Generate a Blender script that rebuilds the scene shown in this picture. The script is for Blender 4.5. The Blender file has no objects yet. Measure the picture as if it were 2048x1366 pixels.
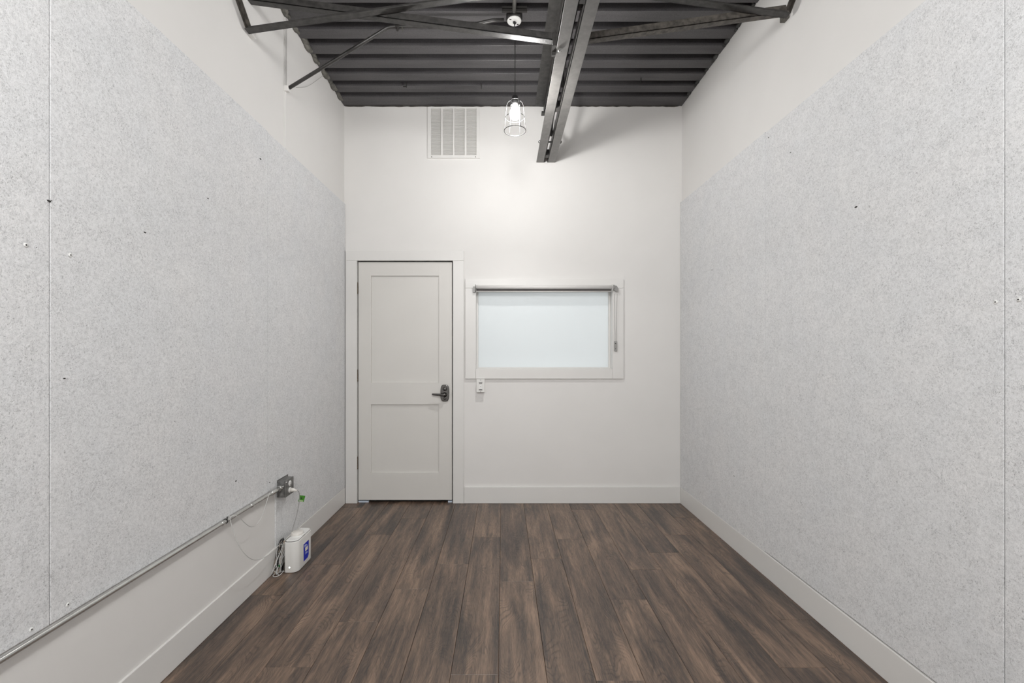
import bpy, math, random
from mathutils import Vector, Matrix
random.seed(7)
sc = bpy.context.scene
COL = sc.collection
PI = math.pi

# ------------------------------------------------------------------ camera
F, VX, VY, H = 888.0, 1006.0, 700.5, 1.300      # focal length in px, vanishing point, eye height
cam_d = bpy.data.cameras.new('camera'); cam = bpy.data.objects.new('camera', cam_d); COL.objects.link(cam)
cam_d.sensor_width = 36.0; cam_d.lens = 36.0 * F / 2048
cam_d.shift_x = (1024 - VX) / 2048; cam_d.shift_y = (VY - 683) / 2048
cam.location = (0, 0, H); cam.rotation_euler = (PI / 2, 0, 0)
cam_d.clip_start = 0.02
sc.camera = cam

# ------------------------------------------------------------------ world, lights, exposure
w = bpy.data.worlds.new('world'); sc.world = w; w.use_nodes = True
w.node_tree.nodes['Background'].inputs[0].default_value = (0.85, 0.92, 1.0, 1)
w.node_tree.nodes['Background'].inputs[1].default_value = 0.6
sc.view_settings.view_transform = 'Standard'; sc.view_settings.look = 'None'
sc.view_settings.exposure = 0.22; sc.view_settings.gamma = 1.0
sc.view_settings.use_curve_mapping = False

def area(name, loc, rot, sx, sy, energy, col=(1, 1, 1)):
    l = bpy.data.lights.new(name, 'AREA'); l.shape = 'RECTANGLE'; l.size = sx; l.size_y = sy
    l.energy = energy; l.color = col
    o = bpy.data.objects.new(name, l); o.location = loc; o.rotation_euler = rot; COL.objects.link(o)
    return o
BULB = (0.074, 2.74, 2.765)
BULB_STRENGTH = 450.0
def soft_lamp(name, loc, energy, radius=0.28, col=(1, 0.993, 0.985)):
    l = bpy.data.lights.new(name, 'POINT'); l.energy = energy; l.shadow_soft_size = radius; l.color = col
    o = bpy.data.objects.new(name, l); o.location = loc; COL.objects.link(o); return o
area('rear_wall_fill', (-0.2, -2.85, 1.6), (PI / 2, 0, 0), 2.3, 2.2, 14, (0.97, 0.985, 1.0))  # added fill behind the camera, no window modelled there
soft_lamp('mid_room_fill', (-0.1, -0.25, 2.66), 98)  # added soft fill near the camera to brighten the side walls
soft_lamp('rear_room_fill', (-0.1, -1.9, 2.66), 66)  # another added fill, deeper in the unseen part of the room
def down_lamp(name, loc, energy, size):            # added disk light that strengthens the bulb's light downward
    l = bpy.data.lights.new(name, 'AREA'); l.shape = 'DISK'; l.size = size; l.spread = 2.15; l.energy = energy; l.color = (1.0, 0.985, 0.965)
    o = bpy.data.objects.new(name, l); o.location = loc; COL.objects.link(o); return o
down_lamp('bulb_down_fill', (BULB[0], BULB[1], 2.719), 5.2, 0.05)
area('daylight_behind_window', (0.55, 4.95, 1.7), (-PI / 2, 0, 0), 1.9, 1.5, 26, (1.0, 0.985, 0.965))

# ------------------------------------------------------------------ measuring helpers
def XZ(px, py, Y): return ((px - VX) * Y / F, H - (py - VY) * Y / F)
def side(px, py, X):                      # point on a plane of constant x
    Y = F * X / (px - VX); return Vector((X, Y, H - (py - VY) * Y / F))
def atz(px, py, z):
    Y = F * (H - z) / (py - VY); return Vector(((px - VX) * Y / F, Y, z))
def atY(px, py, Y):
    x, z = XZ(px, py, Y); return Vector((x, Y, z))

# ------------------------------------------------------------------ materials
def new_mat(name):
    m = bpy.data.materials.new(name); m.use_nodes = True
    nt = m.node_tree; b = nt.nodes['Principled BSDF']
    return m, nt, b
def N(nt, typ, **kw):
    n = nt.nodes.new(typ)
    for k, v in kw.items():
        if k.startswith('i_'):
            key = k[2:]; key = int(key) if key.isdigit() else key.replace('_', ' ')
            n.inputs[key].default_value = v
        else: setattr(n, k, v)
    return n
def math_n(nt, op, a, b=None, c=None, clamp=False):
    n = nt.nodes.new('ShaderNodeMath'); n.operation = op; n.use_clamp = clamp
    for i, v in enumerate((a, b, c)):
        if v is None: continue
        if isinstance(v, (int, float)): n.inputs[i].default_value = v
        else: nt.links.new(v, n.inputs[i])
    return n.outputs[0]
def noise(nt, vec, scale, detail=3.0, rough=0.55, dist=0.0, mapping=None):
    if mapping:
        mp = N(nt, 'ShaderNodeMapping'); mp.inputs['Scale'].default_value = mapping
        nt.links.new(vec, mp.inputs[0]); vec = mp.outputs[0]
    n = N(nt, 'ShaderNodeTexNoise'); n.inputs['Scale'].default_value = scale
    n.inputs['Detail'].default_value = detail; n.inputs['Roughness'].default_value = rough
    n.inputs['Distortion'].default_value = dist
    nt.links.new(vec, n.inputs['Vector']); return n.outputs['Fac']
def ramp(nt, fac, stops, interp='LINEAR'):
    r = N(nt, 'ShaderNodeValToRGB'); r.color_ramp.interpolation = interp
    el = r.color_ramp.elements
    while len(el) < len(stops): el.new(0.5)
    for e, (p, c) in zip(el, stops):
        e.position = p; e.color = (c, c, c, 1) if isinstance(c, (int, float)) else (*c, 1)
    nt.links.new(fac, r.inputs[0]); return r.outputs[0]
def mixc(nt, fac, a, b, blend='MIX'):
    n = N(nt, 'ShaderNodeMix', data_type='RGBA', blend_type=blend)
    for i, v in ((0, fac), (6, a), (7, b)):
        if isinstance(v, (int, float)): n.inputs[i].default_value = v
        elif isinstance(v, tuple): n.inputs[i].default_value = (*v, 1)
        else: nt.links.new(v, n.inputs[i])
    return n.outputs[2]
def bump(nt, b, h, strength, dist):
    n = N(nt, 'ShaderNodeBump'); n.inputs['Strength'].default_value = strength; n.inputs['Distance'].default_value = dist
    nt.links.new(h, n.inputs['Height']); nt.links.new(n.outputs[0], b.inputs['Normal'])
def coords(nt): return N(nt, 'ShaderNodeTexCoord').outputs['Object']

def plain(name, col, rough=0.5, metal=0.0, var=0.04, nscale=6.0, bmp=0.0, bscale=60.0, spec=0.5, emit=None):
    m, nt, b = new_mat(name); c = coords(nt)
    f = noise(nt, c, nscale, 4)
    lo = tuple(max(0, v * (1 - var)) for v in col); hi = tuple(min(1, v * (1 + var)) for v in col)
    nt.links.new(mixc(nt, ramp(nt, f, [(0.35, 0.0), (0.65, 1.0)]), lo, hi), b.inputs['Base Color'])
    b.inputs['Roughness'].default_value = rough; b.inputs['Metallic'].default_value = metal
    b.inputs['Specular IOR Level'].default_value = spec
    if bmp: bump(nt, b, noise(nt, c, bscale, 3), bmp, 0.002)
    if emit:
        b.inputs['Emission Color'].default_value = (*emit[0], 1); b.inputs['Emission Strength'].default_value = emit[1]
    return m

M = {}
M['paint'] = plain('wall_paint', (0.745, 0.733, 0.715), 0.56, var=0.012, nscale=2.5, bmp=0.08, bscale=220, spec=0.22)
M['trim'] = plain('trim_paint', (0.72, 0.71, 0.69), 0.38, var=0.01, nscale=3, bmp=0.04, bscale=150)
M['door'] = plain('door_paint', (0.66, 0.645, 0.615), 0.42, var=0.012, nscale=3, bmp=0.05, bscale=160)
M['vent'] = plain('vent_enamel', (0.74, 0.73, 0.71), 0.4, var=0.02)
M['dark'] = plain('dark_gap', (0.02, 0.018, 0.016), 0.8)
M['ply'] = plain('subfloor_edge', (0.20, 0.11, 0.055), 0.8, var=0.2)
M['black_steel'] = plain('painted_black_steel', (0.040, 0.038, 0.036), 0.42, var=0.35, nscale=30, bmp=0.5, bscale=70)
M['steel_lit'] = plain('lit_steel_chord', (0.13, 0.125, 0.119), 0.40, var=0.15, nscale=24, bmp=0.15, bscale=70, spec=0.9)  # black steel coloured lighter to imitate the bulb's light on the chord
M['rust_steel'] = plain('dusty_black_steel', (0.075, 0.067, 0.058), 0.55, var=0.45, nscale=40, bmp=0.6, bscale=80)
M['galv'] = plain('galvanized_steel', (0.60, 0.60, 0.585), 0.24, 0.9, var=0.06, nscale=25)
M['galv_dull'] = plain('dull_galvanized_box', (0.20, 0.20, 0.195), 0.45, 0.6, var=0.25, nscale=35, bmp=0.2, bscale=90)
M['blackcond'] = plain('black_painted_conduit', (0.045, 0.043, 0.041), 0.35, 0.2, var=0.2, nscale=20)
M['grey_cond'] = plain('grey_conduit', (0.16, 0.155, 0.145), 0.4, 0.3, var=0.2, nscale=20)
M['white_plastic'] = plain('white_plastic', (0.74, 0.735, 0.71), 0.38, var=0.01)
M['cap_plastic'] = plain('ivory_plastic_cap', (0.74, 0.715, 0.67), 0.4, var=0.01)
M['white_gloss'] = plain('white_gloss_plastic', (0.80, 0.80, 0.78), 0.25, var=0.01)
M['grey_plastic'] = plain('grey_plastic', (0.30, 0.295, 0.285), 0.35, var=0.05)
M['blind'] = plain('blind_fabric', (0.70, 0.685, 0.67), 0.6, var=0.02, bmp=0.1, bscale=400)
M['blind_shadow'] = plain('blind_shaded_fabric', (0.13, 0.12, 0.115), 0.7, var=0.04)  # the roll's shadow is put into this darker fabric colour
M['cord'] = plain('white_cord', (0.56, 0.555, 0.54), 0.4, var=0.03)
M['beige_cord'] = plain('beige_cord', (0.42, 0.34, 0.27), 0.5, var=0.2)
M['black_cord'] = plain('black_cord', (0.015, 0.015, 0.015), 0.5)
M['pewter'] = plain('dark_pewter', (0.13, 0.125, 0.12), 0.24, 0.9, var=0.1, nscale=30)
M['hinge'] = plain('bronze_hinge', (0.14, 0.10, 0.07), 0.35, 0.7, var=0.4, nscale=60)
M['green'] = plain('green_tag', (0.045, 0.22, 0.012), 0.5, var=0.08, nscale=40)
M['dkgreen'] = plain('dark_green_tape', (0.02, 0.10, 0.03), 0.5, var=0.1)
M['pale_green'] = plain('pale_green_print', (0.50, 0.62, 0.35), 0.5)
M['blue'] = plain('blue_label', (0.001, 0.018, 0.45), 0.4, var=0.05)
M['cream'] = plain('cream_label_edge', (0.80, 0.76, 0.62), 0.5)
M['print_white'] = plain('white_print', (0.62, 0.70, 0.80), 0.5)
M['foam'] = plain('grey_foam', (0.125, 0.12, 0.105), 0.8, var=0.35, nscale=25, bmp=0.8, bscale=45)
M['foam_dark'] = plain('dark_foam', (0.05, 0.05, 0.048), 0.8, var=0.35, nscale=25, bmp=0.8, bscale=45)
M['led'] = plain('led_white', (1, 1, 1), 0.4, emit=((1, 1, 1), 3.0))
M['hole'] = plain('dark_hole', (0.03, 0.028, 0.026), 0.8)
M['wire'] = plain('cage_wire', (0.04, 0.04, 0.04), 0.35, 0.6, var=0.1)

def m_bulb():
    m = bpy.data.materials.new('glowing_bulb'); m.use_nodes = True; nt = m.node_tree; nt.nodes.clear()
    e = N(nt, 'ShaderNodeEmission'); e.inputs[0].default_value = (1.0, 0.985, 0.965, 1); e.inputs[1].default_value = BULB_STRENGTH
    o = N(nt, 'ShaderNodeOutputMaterial'); nt.links.new(e.outputs[0], o.inputs[0]); return m
M['bulb'] = m_bulb()

def m_pane():
    m = bpy.data.materials.new('frosted_glass'); m.use_nodes = True; nt = m.node_tree; nt.nodes.clear()
    t = N(nt, 'ShaderNodeBsdfTranslucent'); t.inputs[0].default_value = (0.84, 0.86, 0.86, 1)
    d = N(nt, 'ShaderNodeBsdfDiffuse'); d.inputs[0].default_value = (0.72, 0.75, 0.76, 1)
    g = N(nt, 'ShaderNodeBsdfGlossy'); g.inputs['Roughness'].default_value = 0.35
    a = N(nt, 'ShaderNodeMixShader'); a.inputs[0].default_value = 0.55
    nt.links.new(t.outputs[0], a.inputs[1]); nt.links.new(d.outputs[0], a.inputs[2])
    b = N(nt, 'ShaderNodeMixShader'); b.inputs[0].default_value = 0.03
    nt.links.new(a.outputs[0], b.inputs[1]); nt.links.new(g.outputs[0], b.inputs[2])
    o = N(nt, 'ShaderNodeOutputMaterial'); nt.links.new(b.outputs[0], o.inputs[0]); return m
M['pane'] = m_pane()

def m_felt():
    m, nt, b = new_mat('speckled_felt'); c = coords(nt)
    big = ramp(nt, noise(nt, c, 4, 3), [(0.3, (0.765, 0.774, 0.786)), (0.7, (0.805, 0.804, 0.806))])
    mid = noise(nt, c, 26, 3, 0.6)
    col = mixc(nt, ramp(nt, mid, [(0.34, 0.28), (0.60, 0.0)]), big, (0.64, 0.645, 0.65))
    dens = noise(nt, c, 14, 3, 0.6)
    def speck(scale, dist, lo, hi, mx, k):
        sp = noise(nt, c, scale, 2.5, 0.6, dist)
        v = math_n(nt, 'ADD', sp, math_n(nt, 'MULTIPLY', math_n(nt, 'SUBTRACT', dens, 0.5), k))
        return ramp(nt, v, [(lo, 0.0), (hi, mx)])
    f1 = speck(200, 0.9, 0.56, 0.76, 0.62, 0.18)
    f2 = speck(400, 0.5, 0.50, 0.74, 0.62, 0.12)
    med = noise(nt, c, 85, 3, 0.65, 0.5)
    col = mixc(nt, ramp(nt, med, [(0.32, 0.45), (0.55, 0.0)]), col, (0.50, 0.505, 0.51))
    col = mixc(nt, f2, col, (0.36, 0.365, 0.37))
    col = mixc(nt, f1, col, (0.20, 0.20, 0.205))
    lt = ramp(nt, noise(nt, c, 230, 2, 0.6, 1.0), [(0.58, 0.0), (0.74, 0.35)])
    col = mixc(nt, lt, col, (0.88, 0.88, 0.875))
    rare = ramp(nt, noise(nt, c, 75, 2, 0.7, 1.5), [(0.74, 0.0), (0.80, 0.7)])
    col = mixc(nt, rare, col, (0.16, 0.16, 0.16))
    nt.links.new(col, b.inputs['Base Color'])
    b.inputs['Roughness'].default_value = 0.95; b.inputs['Specular IOR Level'].default_value = 0.15
    h = math_n(nt, 'ADD', noise(nt, c, 110, 4, 0.65), math_n(nt, 'MULTIPLY', f1, -0.5))
    bump(nt, b, h, 0.5, 0.0035)
    return m
M['felt'] = m_felt()

def m_deck():
    m, nt, b = new_mat('painted_steel_deck'); c = coords(nt)
    col = ramp(nt, noise(nt, c, 9, 4, mapping=(0.35, 3, 1)), [(0.3, (0.056, 0.053, 0.056)), (0.7, (0.080, 0.076, 0.079))])
    sp = ramp(nt, noise(nt, c, 260, 2), [(0.35, 0.75), (0.65, 1.2)])
    col = mixc(nt, 1.0, col, sp, 'MULTIPLY')
    nt.links.new(col, b.inputs['Base Color']); b.inputs['Roughness'].default_value = 0.42
    bump(nt, b, noise(nt, c, 150, 3), 0.25, 0.002)
    return m
M['deck'] = m_deck()

def m_wood():
    m, nt, b = new_mat('dark_oak_laminate')
    oi = N(nt, 'ShaderNodeObjectInfo'); rnd = oi.outputs['Random']
    cmb = N(nt, 'ShaderNodeCombineXYZ')
    nt.links.new(math_n(nt, 'MULTIPLY', rnd, 37.0), cmb.inputs[0]); nt.links.new(math_n(nt, 'MULTIPLY', rnd, 91.0), cmb.inputs[1])
    add = N(nt, 'ShaderNodeVectorMath', operation='ADD')
    nt.links.new(coords(nt), add.inputs[0]); nt.links.new(cmb.outputs[0], add.inputs[1]); c = add.outputs[0]
    sep = N(nt, 'ShaderNodeSeparateXYZ'); nt.links.new(coords(nt), sep.inputs[0])
    # broad light and dark heartwood patches
    patch = noise(nt, c, 1.0, 3, 0.55, 0.5, mapping=(10.0, 1.7, 1))
    # nested cathedral lines
    warp = noise(nt, c, 1.0, 1.5, 0.45, 0.2, mapping=(6.5, 2.1, 1))
    wob = noise(nt, c, 1.0, 3, 0.6, mapping=(48, 12, 1))
    v = math_n(nt, 'ADD', math_n(nt, 'MULTIPLY', sep.outputs[0], 58.0),
               math_n(nt, 'ADD', math_n(nt, 'MULTIPLY', warp, 34.0), math_n(nt, 'MULTIPLY', wob, 1.1)))
    s = math_n(nt, 'SINE', math_n(nt, 'MULTIPLY', v, 6.283))
    line = math_n(nt, 'POWER', math_n(nt, 'MULTIPLY_ADD', s, 0.5, 0.5), 4.0)
    amp = ramp(nt, noise(nt, c, 1.0, 3, 0.6, mapping=(14, 4.5, 1)), [(0.42, 0.05), (0.60, 1.0)])
    line = math_n(nt, 'MULTIPLY', line, amp)
    fib = noise(nt, c, 1.0, 3, 0.65, 0.2, mapping=(330, 16, 1))
    fib2 = noise(nt, c, 1.0, 2, 0.6, 0.3, mapping=(520, 34, 1))
    streak = noise(nt, c, 1.0, 3, 0.6, 0.4, mapping=(44, 1.8, 1))
    tone = math_n(nt, 'ADD', math_n(nt, 'MULTIPLY', patch, 0.70), math_n(nt, 'MULTIPLY', streak, 0.46))
    tone = math_n(nt, 'ADD', tone, math_n(nt, 'MULTIPLY', math_n(nt, 'SUBTRACT', fib, 0.5), 0.42))
    tone = math_n(nt, 'ADD', tone, math_n(nt, 'MULTIPLY', math_n(nt, 'SUBTRACT', rnd, 0.5), 0.03))
    col = ramp(nt, tone, [(0.39, (0.032, 0.024, 0.020)), (0.50, (0.073, 0.050, 0.038)), (0.60, (0.135, 0.090, 0.063)), (0.76, (0.27, 0.180, 0.124))])
    col = mixc(nt, math_n(nt, 'MULTIPLY', line, 0.55), col, (0.020, 0.014, 0.011))
    col = mixc(nt, ramp(nt, fib2, [(0.58, 0.0), (0.72, 0.42)]), col, (0.26, 0.175, 0.125))
    nt.links.new(col, b.inputs['Base Color'])
    rr = ramp(nt, fib, [(0.3, 0.43), (0.7, 0.33)])
    nt.links.new(rr, b.inputs['Roughness']); b.inputs['Specular IOR Level'].default_value = 0.75
    h = math_n(nt, 'SUBTRACT', math_n(nt, 'MULTIPLY', fib, 0.7), math_n(nt, 'MULTIPLY', line, 0.8))
    bump(nt, b, h, 0.35, 0.0015)
    return m
M['wood'] = m_wood()

# ------------------------------------------------------------------ mesh helpers
class MB:
    def __init__(s): s.v = []; s.f = []; s.sm = []
    def add(s, vs, fs, smooth=False):
        o = len(s.v); s.v += [tuple(p) for p in vs]
        for f in fs: s.f.append(tuple(i + o for i in f)); s.sm.append(smooth)
        return s
    def box(s, x0, x1, y0, y1, z0, z1):
        x0, x1 = sorted((x0, x1)); y0, y1 = sorted((y0, y1)); z0, z1 = sorted((z0, z1))
        return s.add([(x0, y0, z0), (x1, y0, z0), (x1, y1, z0), (x0, y1, z0), (x0, y0, z1), (x1, y0, z1), (x1, y1, z1), (x0, y1, z1)],
                     [(0, 3, 2, 1), (4, 5, 6, 7), (0, 1, 5, 4), (1, 2, 6, 5), (2, 3, 7, 6), (3, 0, 4, 7)])
    def prism(s, pts, vec, smooth=False):          # planar outline (3-D points) extruded by vec
        n = len(pts); vec = Vector(vec)
        vs = [Vector(p) for p in pts] + [Vector(p) + vec for p in pts]
        o = len(s.v); s.v += [tuple(p) for p in vs]
        s.f.append(tuple(o + i for i in range(n - 1, -1, -1))); s.sm.append(False)
        s.f.append(tuple(o + n + i for i in range(n))); s.sm.append(False)
        for i in range(n):
            j = (i + 1) % n; s.f.append((o + i, o + j, o + n + j, o + n + i)); s.sm.append(smooth)
        return s
    def tube(s, pts, r, seg=10, closed=False, cap=True):
        pts = [Vector(p) for p in pts]; n = len(pts)
        rs = r if isinstance(r, (list, tuple)) else [r] * n
        up = None; rings = []
        for i, p in enumerate(pts):
            if closed: t = (pts[(i + 1) % n] - pts[i - 1])
            else: t = pts[min(i + 1, n - 1)] - pts[max(i - 1, 0)]
            t.normalize()
            if up is None:
                a = Vector((0, 0, 1)) if abs(t.z) < 0.9 else Vector((1, 0, 0)); up = (a - t * a.dot(t)).normalized()
            else:
                up = (up - t * up.dot(t))
                up = up.normalized() if up.length > 1e-6 else t.orthogonal().normalized()
            sd = t.cross(up)
            rings.append([p + (up * math.cos(2 * PI * k / seg) + sd * math.sin(2 * PI * k / seg)) * rs[i] for k in range(seg)])
        vs = [q for rg in rings for q in rg]; fs = []
        for i in range(n if closed else n - 1):
            a = i * seg; b = ((i + 1) % n) * seg
            for k in range(seg):
                k2 = (k + 1) % seg; fs.append((a + k, a + k2, b + k2, b + k))
        s.add(vs, fs, True)
        if cap and not closed:
            o = len(s.v) - n * seg
            s.f.append(tuple(o + k for k in range(seg - 1, -1, -1))); s.sm.append(False)
            s.f.append(tuple(o + (n - 1) * seg + k for k in range(seg))); s.sm.append(False)
        return s
    def cyl(s, p0, p1, r, seg=20, r2=None):
        return s.tube([p0, p1], [r, r if r2 is None else r2], seg)
    def lathe(s, c, prof, seg=28, axis='z', smooth=True):   # prof: (r, h) list
        c = Vector(c); vs = []; fs = []; n = len(prof)
        for r, h in prof:
            for k in range(seg):
                a = 2 * PI * k / seg; u, w_ = r * math.cos(a), r * math.sin(a)
                d = {'z': (u, w_, h), 'y': (u, h, w_), 'x': (h, u, w_)}[axis]; vs.append(c + Vector(d))
        for i in range(n - 1):
            for k in range(seg):
                k2 = (k + 1) % seg; fs.append((i * seg + k, i * seg + k2, (i + 1) * seg + k2, (i + 1) * seg + k))
        o = len(s.v); s.add(vs, fs, smooth)
        if prof[0][0] > 1e-5: s.f.append(tuple(o + k for k in range(seg))); s.sm.append(False)
        if prof[-1][0] > 1e-5: s.f.append(tuple(o + (n - 1) * seg + k for k in range(seg))); s.sm.append(False)
        return s
    def sphere(s, c, r, sc_=(1, 1, 1), seg=12, rings=8, jit=0.0):
        c = Vector(c); vs = []; fs = []
        for i in range(rings + 1):
            th = PI * i / rings
            for k in range(seg):
                ph = 2 * PI * k / seg; j = 1 + (random.uniform(-jit, jit) if 0 < i < rings else 0)
                vs.append(c + Vector((r * sc_[0] * math.sin(th) * math.cos(ph) * j, r * sc_[1] * math.sin(th) * math.sin(ph) * j, r * sc_[2] * math.cos(th))))
        for i in range(rings):
            for k in range(seg):
                k2 = (k + 1) % seg; fs.append((i * seg + k, (i + 1) * seg + k, (i + 1) * seg + k2, i * seg + k2))
        return s.add(vs, fs, True)

def obj(name, mb, mat, parent=None, bevel=0.0, seg=2, **props):
    me = bpy.data.meshes.new(name); me.from_pydata(mb.v, [], mb.f); me.validate(); me.update()
    me.polygons.foreach_set('use_smooth', mb.sm[:len(me.polygons)] + [False] * max(0, len(me.polygons) - len(mb.sm)))
    me.materials.append(M[mat] if isinstance(mat, str) else mat)
    import bmesh
    bm = bmesh.new(); bm.from_mesh(me); bmesh.ops.recalc_face_normals(bm, faces=bm.faces); bm.to_mesh(me); bm.free()
    o = bpy.data.objects.new(name, me); COL.objects.link(o)
    if bevel:
        md = o.modifiers.new('bevel', 'BEVEL'); md.width = bevel; md.segments = seg; md.limit_method = 'ANGLE'; md.angle_limit = 0.6
    if parent is not None: attach(o, parent)
    for k, v in props.items(): o[k] = v
    return o
def attach(o, p):
    o.parent = p
    root = p; off = Vector((0, 0, 0))
    while root is not None: off += root.location; root = root.parent
    o.location = o.location - off
def thing(name, label, cat, loc=(0, 0, 0), **props):
    o = bpy.data.objects.new(name, None); COL.objects.link(o); o.location = loc
    o.empty_display_size = 0.05
    o['label'] = label; o['category'] = cat
    for k, v in props.items(): o[k] = v
    return o
def tag(o, label, cat, **props):
    o['label'] = label; o['category'] = cat
    for k, v in props.items(): o[k] = v
    return o
def B(*a): return MB().box(*a)
def face_box(px0, py0, px1, py1, yf, depth):       # a box whose front face (y = yf) covers the measured rectangle
    x0, z1 = XZ(px0, py0, yf); x1, z0 = XZ(px1, py1, yf)
    return (x0, x1, yf, yf + depth, z0, z1)
def smooth_path(pts, n=6):
    pts = [Vector(p) for p in pts]; out = []
    for i in range(len(pts) - 1):
        p0 = pts[max(i - 1, 0)]; p1 = pts[i]; p2 = pts[i + 1]; p3 = pts[min(i + 2, len(pts) - 1)]
        for k in range(n):
            t = k / n; t2 = t * t; t3 = t2 * t
            out.append(0.5 * ((2 * p1) + (-p0 + p2) * t + (2 * p0 - 5 * p1 + 4 * p2 - p3) * t2 + (-p0 + 3 * p1 - 3 * p2 + p3) * t3))
    out.append(pts[-1]); return out

# ------------------------------------------------------------------ dimensions
XL, XR = -1.352, 1.522          # painted side walls
FL, FR = -1.341, 1.508          # felt faces
BL, BR = -1.337, 1.504          # baseboard faces
YB, YR = 3.78, -3.0             # back wall, rear wall behind the camera
ZC = 3.380                      # underside of deck
BH = 0.137

# ------------------------------------------------------------------ walls
T = 0.13
tag(obj('wall_left', B(XL - T, XL, YR - T, YB + T, -0.05, ZC + 0.05), 'paint'), 'white painted left wall, bare above and below its grey felt', 'wall', kind='structure')
tag(obj('wall_right', B(XR, XR + T, YR - T, YB + T, -0.05, ZC + 0.05), 'paint'), 'white painted right wall, bare above its grey felt', 'wall', kind='structure')
tag(obj('wall_rear', B(XL, XR, YR - T, YR, -0.05, ZC + 0.05), 'paint'), 'white painted wall behind the viewer', 'wall', kind='structure')
# back wall around the door and window openings
dx0, dz1 = XZ(713.5, 520.5, YB); dx1, _ = XZ(906.5, 520.5, YB)
wx0, wz1 = XZ(951.5, 577.5, YB); wx1, wz0 = XZ(1225, 738, YB)
mb = MB()
xs = [XL, dx0, dx1, wx0, wx1, XR]; zs = [-0.05, wz0, wz1, dz1, ZC + 0.05]
def cell(x0, x1, z0, z1): mb.box(x0, x1, YB, YB + T, z0, z1)
cell(XL, dx0, -0.05, ZC + 0.05); cell(dx0, dx1, dz1, ZC + 0.05)
cell(dx1, wx0, -0.05, ZC + 0.05)
cell(wx0, wx1, -0.05, wz0); cell(wx0, wx1, wz1, ZC + 0.05)
cell(wx1, XR, -0.05, ZC + 0.05)
tag(obj('wall_back', mb, 'paint'), 'white painted back wall with the door and the small window', 'wall', kind='structure')
wl, wr = bpy.data.objects['wall_left'], bpy.data.objects['wall_right']

# ------------------------------------------------------------------ floor with planks
floor = tag(obj('floor', B(XL - 0.02, XR + 0.02, YR, YB + 0.9, -0.06, -0.012), 'ply'), 'dark brown wood plank floor', 'floor', kind='structure')
def plank_mb(w_, l_):
    c, g = 0.0010, 0.0006; x, y = w_ / 2 - g, l_ / 2 - g; z0, z1, z2 = -0.012, -0.0012, 0.0
    vs = [(-x, -y, z0), (x, -y, z0), (x, y, z0), (-x, y, z0), (-x, -y, z1), (x, -y, z1), (x, y, z1), (-x, y, z1),
          (-x + c, -y + c, z2), (x - c, -y + c, z2), (x - c, y - c, z2), (-x + c, y - c, z2)]
    fs = [(0, 1, 5, 4), (1, 2, 6, 5), (2, 3, 7, 6), (3, 0, 4, 7), (4, 5, 9, 8), (5, 6, 10, 9), (6, 7, 11, 10), (7, 4, 8, 11), (8, 9, 10, 11), (0, 3, 2, 1)]
    return MB().add(vs, fs)
PW, PL = 0.192, 1.309
jy = {-7: 1190, -6: 1129, -5: 1334, -4: 1244, -3: 1178, -2: 1128, -1: 1349.5, 0: 1162.3, 1: 1117.5, 2: 1361, 3: 1199, 4: 1139.4, 5: 1105, 6: 1335, 7: 1239.6}
cache = {}
yend = YB + 0.05
for k, py in jy.items():
    x0 = -0.018 + PW * k; x1 = x0 + PW
    x0c, x1c = max(x0, XL), min(x1, XR)
    yj = F * H / (py - VY)
    y = yj
    while y - PL > YR: y -= PL
    cuts = [YR] + ([y] if y > YR + 0.02 else [])
    while y + PL < yend - 0.02: y += PL; cuts.append(y)
    cuts.append(yend)
    for a, b_ in zip(cuts[:-1], cuts[1:]):
        key = (round(x1c - x0c, 4), round(b_ - a, 4))
        if key not in cache:
            o = obj('plank', plank_mb(x1c - x0c, b_ - a), 'wood'); cache[key] = o.data
        else:
            o = bpy.data.objects.new('plank', cache[key]); COL.objects.link(o)
        o.location = ((x0c + x1c) / 2, (a + b_) / 2, 0); o.parent = floor

# ------------------------------------------------------------------ ceiling deck
ribs = [3.642 - 0.1535 * i for i in range(0, 44)]
prof = []
for yr in sorted(ribs):
    prof += [(yr, ZC), (yr + 0.0015, ZC - 0.0015), (yr + 0.090, ZC), (yr + 0.096, ZC + 0.054), (yr + 0.1475, ZC + 0.054)]
prof = [p for p in prof if YR - 0.1 < p[0] < 3.70]
prof = [(YR - 0.12, ZC)] + prof + [(YB + 0.12, ZC)]
mb = MB(); n = len(prof); vs = []
for x in (XL - 0.1, XR + 0.1):
    vs += [(x, y, z) for y, z in prof] + [(x, y, z + 0.012) for y, z in prof]
fs = []
for i in range(n - 1):
    fs += [(i, i + 1, 2 * n + i + 1, 2 * n + i), (n + i, n + i + 1, 3 * n + i + 1, 3 * n + i)]
mb.add(vs, fs)
mb.box(XL - 0.1, XR + 0.1, YR - 0.12, YB + 0.12, ZC + 0.068, ZC + 0.10)
ceil = tag(obj('ceiling', mb, 'deck'), 'black painted corrugated steel deck ceiling', 'ceiling', kind='structure')
for px, py in ((813, 166), (963, 168), (1282, 156)):
    p = atz(px, py, ZC); t_ = MB().box(p.x - 0.002, p.x + 0.002, p.y - 0.006, p.y + 0.006, ZC - 0.035, ZC)
    if px == 813: t_.box(p.x - 0.026, p.x - 0.002, p.y - 0.004, p.y + 0.004, ZC - 0.030, ZC - 0.026)
    obj('hanger_tab', t_, 'dark', ceil)

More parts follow.
